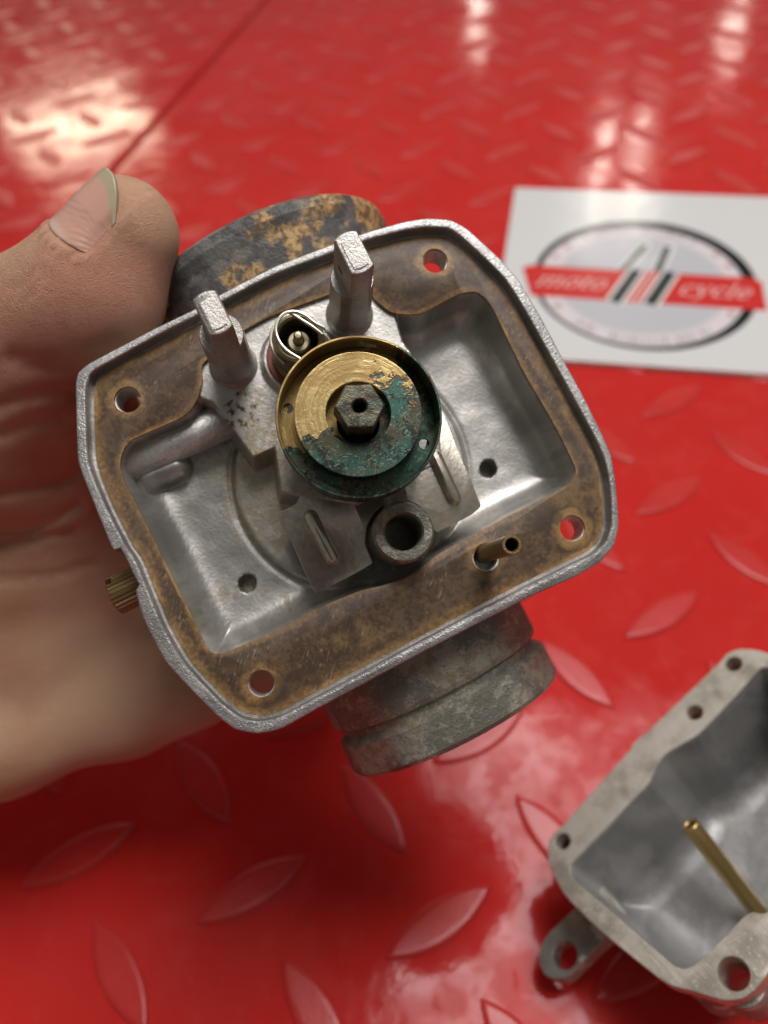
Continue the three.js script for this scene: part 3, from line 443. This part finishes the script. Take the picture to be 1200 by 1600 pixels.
  // stamped plate with two pressed ribs, over the pilot boss
  {
    const outline = smooth(CF.list([[437, 801], [452, 793], [464, 785], [470, 770], [467, 748], [455, 715], [480, 690], [560, 680], [640, 680], [688, 636], [700, 660], [726, 726], [752, 790], [737, 804], [682, 832], [655, 790], [632, 780], [604, 786], [585, 800], [573, 822], [571, 850], [582, 880], [540, 904], [493, 926], [474, 890], [455, 845]], -3), 300, 0.08);
    const ribs = [[[481, 800], [523, 880]], [[676, 706], [713, 786]]].map(([a, b]) => [P(...a, -3), P(...b, -3)]);
    const g = [slab(outline, [], -3.9, -3.1, 0.12)];
    for (const [a, b] of ribs) { const L = a.distanceTo(b), c = new THREE.CapsuleGeometry(1.2, L - 1.8, 10, 24); c.scale(1, 1, 1.45).rotateZ(Math.atan2(b.y - a.y, b.x - a.x) - Math.PI / 2).translate((a.x + b.x) / 2, (a.y + b.y) / 2, -3.25); g.push(c); }
    mesh('baffle_plate', fin(join(...g), 0.5), M.plate, carb);
    const b = P(631, 831, 3), web0 = P(618, 772, 1), mw = b.clone().lerp(web0, 1.02);
    mesh('pilot_boss', fin(join(put(lathe([[0, -24], [2.6, -24], [2.7, -3], [2.85, 2.5], [3.15, 2.9], [4.35, 2.95], [4.7, 2.5], [4.85, -8], [5.6, -12], [5.0, -25]], 56), b.x, b.y),
      new THREE.BoxGeometry(3.2, 6, 9).rotateZ(Math.atan2(web0.y - b.y, web0.x - b.x) - Math.PI / 2).translate(mw.x, mw.y, -2.6)), 0.5), M.dirty, carb);
  }
  // fuel pick-up tube standing in the gasket's fifth hole
  const tip = P(800, 851, 15.5);
  mesh('pickup_tube', fin(put(lathe([[0.88, -6], [0.9, 15.4], [1.0, 15.55], [1.3, 15.55], [1.42, 15.4], [1.44, -6]], 40), tip.x, tip.y), 0.5), M.oldBrass, carb);
  // knurled idle screw on the thumb side
  {
    const c = P(206, 919, -9), n = 26, pts = Array.from({ length: n * 4 }, (_, i) => { const r = 3.15 + [0, 0.22, 0.22, 0][i % 4] - 0.22, a = i / (n * 4) * 6.28318531; return V2(r * Math.cos(a), r * Math.sin(a)); });
    const A = new Brush(fin(slab(pts, [], 0, 6.2, 0.35, 2), 0.3).scale(1000, 1000, 1000)), B = new Brush(new THREE.BoxGeometry(8, 1.1, 2.4).rotateZ(0.9).translate(0, 0, 6.2)); A.updateMatrixWorld(); B.updateMatrixWorld();
    const k = evaluator.evaluate(A, B, SUBTRACTION).geometry; k.rotateY(-Math.PI / 2).translate(c.x + 3.0, c.y, -9);
    mesh('idle_screw', fin(join(k, new THREE.CylinderGeometry(1.8, 1.8, 3, 24).rotateZ(Math.PI / 2).translate(c.x + 4.3, c.y, -9)), 0.35), M.oldBrass, carb);
  }
}
// ------------------------------------------------------------------ the float bowl lying tilted on the mat
{
  const v = ray(1050, 1300).negate().normalize(), n = v.clone().multiplyScalar(Math.cos(0.61)).addScaledVector(V3(-0.62, 0.78, 0), Math.sin(0.61));
  const BF = new Frame(879, 1314, 175, n, [879, 1314], [1146, 1036]), P = (x, y, z) => BF.P(x, y, z);
  const o = new THREE.Group(); o.name = numbered('float_bowl'); BF.place(o); scene.add(o);
  tag(o, 'grey cast float bowl tilted on the red mat, open side up with a brass tube', 'float bowl');
  const B = P(1146, 1036), mid = B.x / 2, flip = (p) => V2(2 * mid - p.x, p.y);
  const halfOut = BF.list([[1010, 1145], [975, 1181], [925, 1237], [878, 1290], [861, 1306], [855, 1325], [859, 1352], [882, 1398], [936, 1453], [1037, 1534], [1083, 1549], [1130, 1563], [1161, 1560], [1184, 1543], [1200, 1522], [1222, 1490]]);
  const outer = smooth([...halfOut, ...halfOut.slice().reverse().map(flip)], 260, 0.3);
  const innA = BF.list([[1200, 1030], [1145, 1092], [1091, 1147], [1056, 1167], [1036, 1181], [1025, 1198], [1014, 1222], [990, 1247], [945, 1295], [900, 1341], [892, 1352], [891, 1364], [898, 1376], [948, 1418], [1037, 1495], [1052, 1508], [1066, 1513], [1080, 1510], [1099, 1495], [1149, 1445], [1160, 1433], [1176, 1424], [1200, 1423]]);
  const tail = innA.slice(10, 23).reverse().map(flip);
  const inner = smooth([...innA, ...tail], 300, 0.25);
  const boltsAt = [P(879, 1314), P(1085, 1113), P(1146, 1037), flip(P(1146, 1521))], ear = P(1146, 1521);
  mesh('bowl_rim', fin(slab(outer, [inner, ...boltsAt.map((h) => circle(h, 1.75)), circle(ear, 2.75, 48)], -4.2, 0, 0.35, 3), 0.5), M.tanRim, o);
  mesh('bowl_wall', fin(join(slab(grow(inner, 1.9), [grow(inner, 0.5)], -27.6, -4.15), slab(grow(inner, 1.9), [], -30.2, -27.5, 0.8, 4), slab(circle(ear, 4.6), [circle(ear, 2.75)], -15, -4.1, 0.3),
    ...boltsAt.map((h) => slab(circle(h, 3.2), [circle(h, 1.75)], -9, -4.1, 0.3)), lathe([[0, -34], [7, -34], [7.5, -33], [7.5, -29]], 40).translate(mid + 12, P(1146, 1521).y * 0.55, 0)), 0.5), M.zinc, o);
  const height = (x, y, d) => { const k = fbm(x * 0.12 + 20, y * 0.12 + 20, 3, 0, 501) - 0.5; return d <= 0 ? -1 : wallProfile(d, -0.6, -26.5 + 0.35 * k, 2.6, 6.5) + 0.08 * (fbm(x * 0.35, y * 0.35, 2, 0, 502) - 0.5); };
  const shade = (x, y, d, z) => {
    const X = x + 0.6 * z, Y = y + 0.8 * z, a = fbm(X * 0.15 + 7, Y * 0.15 + 7, 5, 0, 511), b = fbm(X * 0.9 + 2, Y * 0.9 + 2, 4, 0, 512), s = smoothstep(vnoise(X * 1.3 + 5, Y * 1.3, 0, 513) + 0.3 * (b - 0.5), 0.90, 0.99);
    return mix3(mix3([0.30, 0.30, 0.295], [0.42, 0.415, 0.40], smoothstep(a + 0.35 * (b - 0.5), 0.32, 0.68)), [0.60, 0.58, 0.52], 0.22 * s + 0.5 * smoothstep(vnoise(X * 2.1 + 9, Y * 2.1, 0, 514), 0.93, 0.99));
  };
  mesh('bowl_hollow', hollow(inner, 0.3, 0.5, height, [], shade), M.tub, o);
  // lug with an eye, low on the side
  const z0 = -18.2, z1 = -13.6, eye = P(882.5, 1492, z1);
  const lug = smooth(BF.list([[935, 1380], [897, 1419], [857, 1457], [845, 1478], [841, 1500], [849, 1521], [866, 1530], [886, 1526], [905, 1508], [942, 1472], [985, 1440]], z1), 120, 0.4);
  mesh('mounting_lug', fin(slab(lug, [circle(eye, 2.75, 48)], z0, z1, 0.5, 3), 0.5), M.zinc, o);
  const t3 = (x, y, z) => { const q = P(x, y, z); return V3(q.x, q.y, z); }, tip = t3(1078, 1288, -5), root = t3(1200, 1444, -25), lean = tip.clone().sub(root), L = lean.length();
  const tube = lathe([[1.3, 0], [1.35, L - 0.2], [1.45, L], [1.85, L], [1.95, L - 0.2], [1.95, L - 12.4], [1.82, L - 12.8], [1.82, 0]], 40);
  tube.applyQuaternion(new THREE.Quaternion().setFromUnitVectors(V3(0, 0, 1), lean.normalize())).translate(root.x, root.y, root.z);
  mesh('overflow_tube', fin(tube, 0.4), M.brassTube, o);
  const low = V3(); o.updateMatrixWorld(true); let lowest = 9; o.traverse((m) => { if (m.isMesh) { const p = m.geometry.attributes.position; for (let i = 0; i < p.count; i++) { low.fromBufferAttribute(p, i).applyMatrix4(m.matrixWorld); if (low.y < lowest) lowest = low.y; } } });
  console.log('bowl lowest point mm', (lowest * 1000).toFixed(1));
}
// ------------------------------------------------------------------ the left hand that holds the carburetor
{
  // joints: pixel, pixel, depth and radius in millimetres, measured once with the photograph as a ruler; the hand is then one surface in its own millimetres
  const J = (x, y, d, r) => { const p = ray(x, y).multiplyScalar(d); return [p.x, p.y, p.z, r]; };
  const chains = [
    [J(-190, 760, 150, 17), J(-40, 526, 139, 11.0), J(106, 474, 134, 9.3), J(187, 357, 131, 7.45)],                      // thumb
    [J(-330, 800, 178, 15), J(100, 690, 170, 11), J(330, 640, 190, 9), J(470, 620, 198, 8), J(560, 640, 192, 7.4)],     // index
    [J(-330, 900, 182, 15), J(110, 830, 176, 11.5), J(350, 790, 196, 9.5), J(500, 760, 202, 8.5), J(590, 760, 194, 7.8)],
    [J(-330, 1000, 182, 15), J(110, 960, 178, 11.5), J(350, 920, 195, 9), J(490, 880, 200, 8), J(570, 870, 192, 7.5)],
    [J(-330, 1130, 178, 15), J(0, 1148, 172, 12.2), J(200, 1100, 175, 10), J(300, 1070, 180, 8.4), J(400, 1030, 187, 7.5), J(470, 1000, 188, 6.6)],
    [J(-200, 700, 150, 14), J(-60, 640, 146, 12), J(60, 640, 157, 10.5), J(110, 700, 168, 10)], [J(-120, 640, 146, 14), J(20, 612, 147, 11.5), J(95, 615, 153, 10), J(140, 660, 162, 9)],                          // web of the thumb
    [J(-330, 760, 158, 22), J(-150, 720, 154, 17), J(-20, 715, 156, 13.5), J(70, 760, 163, 11)],                          // ball of the thumb
    [J(-330, 950, 176, 24), J(-140, 880, 168, 19), J(10, 880, 171, 15), J(120, 880, 178, 13)], [J(-330, 1050, 182, 22), J(-120, 1020, 174, 17), J(40, 1010, 176, 14), J(120, 1000, 180, 12)],      // palm
    [J(-600, 1000, 185, 27), J(-330, 960, 180, 24)],                                                                    // wrist
  ];
  const bones = []; for (const c of chains) for (let i = 0; i + 1 < c.length; i++) bones.push([c[i], c[i + 1]]);
  bones.push([J(162, 452, 132, 8.3), J(196, 376, 131, 7.3)]); bones.push([J(150, 478, 134, 9.0), J(60, 545, 139, 9.5)]); bones.push([J(50, 560, 142, 10), J(115, 650, 158, 10)]);                                                             // pad of the thumb tip
  const cap = (x, y, z, [a, b]) => { const bx = b[0] - a[0], by = b[1] - a[1], bz = b[2] - a[2], px = x - a[0], py = y - a[1], pz = z - a[2], t = clamp((px * bx + py * by + pz * bz) / (bx * bx + by * by + bz * bz), 0, 1), dx = px - bx * t, dy = py - by * t, dz = pz - bz * t; return Math.sqrt(dx * dx + dy * dy + dz * dz) - lerp(a[3], b[3], t); };
  const smin = (a, b, k) => { const h = Math.max(k - Math.abs(a - b), 0) / k; return Math.min(a, b) - h * h * k * 0.25; };
  // skin folds: lines across the surface, sunk a little
  const fold = (pts, d, w, deep) => ({ p: pts.map(([x, y]) => J(x, y, d, 0)), w, deep });
  const folds = [
    fold([[-60, 776], [0, 769], [50, 763], [100, 752], [150, 720]], 158, 1.3, 0.9), fold([[-60, 826], [0, 829], [45, 826], [85, 812], [120, 790]], 162, 1.3, 1.1), fold([[-40, 852], [10, 850], [60, 842], [110, 830]], 164, 1.0, 0.7),
    fold([[20, 560], [60, 570], [100, 572], [140, 560], [180, 540]], 143, 1.6, 0.6), fold([[-20, 640], [30, 622], [80, 612], [120, 615]], 150, 1.2, 0.6), fold([[0, 680], [50, 660], [100, 655]], 152, 1.2, 0.5),
    fold([[0, 905], [80, 900], [150, 880]], 168, 1.2, 0.6),
    fold([[20, 455], [40, 440], [62, 420]], 127, 0.7, 0.25), fold([[34, 470], [56, 450], [76, 425]], 127, 0.7, 0.2),
  ];
  const T0 = V3(...J(112, 474, 134, 0)), T1 = V3(...J(194, 358, 131, 0)), axis = T1.clone().sub(T0).normalize();
  let nm = V3(-0.74, -0.34, 0.38); nm.addScaledVector(axis, -nm.dot(axis)).normalize(); const lat = axis.clone().cross(nm).normalize();      // nail: out, along, across
  const nailS0 = 8.6, nailS1 = T1.distanceTo(T0) + 6.4, nailA = 0.88;
  const body = (x, y, z) => {
    let d = 1e3; for (const b of bones) { const q = cap(x, y, z, b); d = d > 900 ? q : smin(d, q, 7); }
    return d;
  };
  const nailMask = (x, y, z) => { const q = V3(x, y, z).sub(T0), s = q.dot(axis), a = Math.atan2(q.dot(lat), q.dot(nm)); const u = Math.abs(a) / nailA, w = (s - nailS0) / (nailS1 - nailS0); const lo = 0.0 + 0.10 * u * u; return [u, w, lo]; };
  const field = (x, y, z) => {
    let d = body(x, y, z); if (d > 6 || d < -6) return d;
    for (const f of folds) { let m = 1e9; for (let i = 1; i < f.p.length; i++) { const q = cap(x, y, z, [f.p[i - 1], f.p[i]]); const ax = f.p[i - 1], bx = f.p[i]; m = Math.min(m, Math.hypot(distXY(x / -z, y / -z, ax, bx) * -z, 0)); } d += f.deep * Math.exp(-m * m / (f.w * f.w)); }
    const [u, w, lo] = nailMask(x, y, z);
    if (u < 1.5 && w > -0.3 && z > -136) { const e = Math.max((u - 0.97) * 7.4, (lo - w) * 17); d += 0.55 * (1 - smoothstep(e, -0.3, 0.5)) - 0.22 * Math.exp(-(e - 0.9) * (e - 0.9) / 0.7) * (w < 0.8 ? 1 : 0); }
    return d;
  };
  function distXY(x, y, a, b) { const ax = a[0] / -a[2], ay = a[1] / -a[2], dx = b[0] / -b[2] - ax, dy = b[1] / -b[2] - ay, t = clamp(((x - ax) * dx + (y - ay) * dy) / (dx * dx + dy * dy), 0, 1); return Math.hypot(x - ax - dx * t, y - ay - dy * t); }
  const N = 132, half = 84, C = V3(-44, -8, -168), mc = new MarchingCubes(N, new THREE.MeshStandardMaterial(), false, false, 600000);
  mc.isolation = 0;
  for (let k = 0, i = 0; k < N; k++) for (let j = 0; j < N; j++) for (let l = 0; l < N; l++, i++) mc.field[i] = -field(C.x + half * (l - N / 2) / (N / 2), C.y + half * (j - N / 2) / (N / 2), C.z + half * (k - N / 2) / (N / 2));
  mc.update();
  let g = new THREE.BufferGeometry(); g.setAttribute('position', new THREE.BufferAttribute(mc.positionArray.slice(0, mc.count * 3), 3)); g.scale(half, half, half).translate(C.x, C.y, C.z);
  g = mergeVertices(g, 1e-3);
  const p = g.attributes.position, nor = new Float32Array(p.count * 3), col = new Float32Array(p.count * 3), e = 0.25;
  const warm = [J(128, 462, 126, 9), J(205, 440, 128, 8), J(30, 540, 130, 10)];
  for (let i = 0; i < p.count; i++) {
    let x = p.getX(i), y = p.getY(i), z = p.getZ(i), gx, gy, gz;
    for (let s = 0; s < 2; s++) { const d = field(x, y, z); gx = field(x + e, y, z) - field(x - e, y, z); gy = field(x, y + e, z) - field(x, y - e, z); gz = field(x, y, z + e) - field(x, y, z - e); const q = Math.hypot(gx, gy, gz) || 1; gx /= q; gy /= q; gz /= q; if (s === 0) { const m = clamp(d, -0.8, 0.8); x -= gx * m; y -= gy * m; z -= gz * m; } }
    p.setXYZ(i, x, y, z); nor[i * 3] = gx; nor[i * 3 + 1] = gy; nor[i * 3 + 2] = gz;
    const a = fbm(x * 0.09 + 40, y * 0.09 + z * 0.05 + 40, 4, 0, 601), b = fbm(x * 0.6 + 40, y * 0.6 + z * 0.3 + 40, 3, 0, 602); let r = 0; for (const w of warm) r = Math.max(r, 1 - Math.hypot(x - w[0], y - w[1], z - w[2]) / (w[3] * 1.7));
    let c = mix3([0.56, 0.315, 0.195], [0.62, 0.385, 0.248], smoothstep(a, 0.3, 0.7)); c = mix3(c, [0.53, 0.235, 0.160], 0.8 * smoothstep(r + 0.5 * (b - 0.5), 0.15, 0.7)); c = mix3(c, [0.60, 0.40, 0.27], 0.18 * smoothstep(b, 0.56, 0.7));
    col.set(c, i * 3);
  }
  g.setAttribute('normal', new THREE.BufferAttribute(nor, 3)); g.setAttribute('color', new THREE.BufferAttribute(col, 3));
  g.applyMatrix4(new THREE.Matrix4().makeScale(0.001, 0.001, 0.001).premultiply(camera.matrixWorld));
  const base = world(-100, 900, 175); g.translate(-base.x, -base.y, -base.z); g = boxUV(g);
  const hand = mesh('hand', g, std('skin', { vertexColors: true, roughness: 0.52, bumpMap: at(T.skin, 0.024), bumpScale: 0.00026, ior: 1.4 }), scene); hand.position.copy(base);
  tag(hand, 'left hand coming in from the left, thumb on the carburetor, fingers curled underneath', 'hand');
  // thumb nail: a thin curved plate with a pale free edge
  const nu = 24, nv = 40, pos = [], cl = [], idx = [];
  for (const layer of [0, 1]) for (let j = 0; j <= nv; j++) for (let i = 0; i <= nu; i++) {
    const u = -1 + 2 * i / nu, w = j / nv, a = u * nailA * 0.97, tipCut = 1 - 0.24 * Math.abs(u) ** 2.4, s = lerp(nailS0 + (nailS1 - nailS0) * 0.11 * (u * u), nailS1 * tipCut, w);
    const ax = T0.clone().addScaledVector(axis, s), rad = nm.clone().multiplyScalar(Math.cos(a)).addScaledVector(lat, Math.sin(a));
    let r = 9.6 - 0.062 * Math.min(s, 14) - Math.max(0, s - 14) * 0.052; const edge = Math.max(Math.abs(u), 1 - w * 8);
    const raw = (() => { let q = 5; for (; q < 14; q += 0.1) { const t = ax.clone().addScaledVector(rad, q); if (body(t.x, t.y, t.z) > 0) break; } return q; })();
    if (s < 15) r = raw;
    else { const t15 = T0.clone().addScaledVector(axis, 15); let q = 5; for (; q < 14; q += 0.1) { const t = t15.clone().addScaledVector(rad, q); if (body(t.x, t.y, t.z) > 0) break; } r = q - (s - 15) * 0.20; }
    const rise = layer ? -0.75 : -0.16 - 0.55 * smoothstep(edge, 0.72, 1) * (1 - smoothstep(w, 0.75, 0.9));
    const q = ax.addScaledVector(rad, r + rise).multiplyScalar(0.001).applyMatrix4(camera.matrixWorld).sub(base); pos.push(q.x, q.y, q.z);
    const free = smoothstep(w + 0.03 * u * u, 0.83, 0.87), lun = 1 - smoothstep(w + 0.25 * u * u, 0.10, 0.17); let c = mix3([0.58, 0.33, 0.25], [0.62, 0.42, 0.33], lun); c = mix3(c, [0.42, 0.36, 0.23], free); cl.push(...c);
    if (i < nu && j < nv) { const k = layer * (nu + 1) * (nv + 1) + j * (nu + 1) + i; layer ? idx.push(k, k + nu + 2, k + 1, k, k + nu + 1, k + nu + 2) : idx.push(k, k + 1, k + nu + 2, k, k + nu + 2, k + nu + 1); }
  }
  const off = (nu + 1) * (nv + 1); for (let i = 0; i < nu; i++) { const a = nv * (nu + 1) + i; idx.push(a, a + 1, a + 1 + off, a, a + 1 + off, a + off); }
  const ng = new THREE.BufferGeometry(); ng.setAttribute('position', new THREE.Float32BufferAttribute(pos, 3)); ng.setAttribute('color', new THREE.Float32BufferAttribute(cl, 3)); ng.setIndex(idx); ng.computeVertexNormals(); ng.setAttribute('uv', new THREE.Float32BufferAttribute(new Float32Array(pos.length / 3 * 2), 2));
  mesh('thumb_nail', ng, std('nail', { vertexColors: true, roughness: 0.30, clearcoat: 0.3, clearcoatRoughness: 0.25 }), hand);
}
renderer.render(scene, camera);
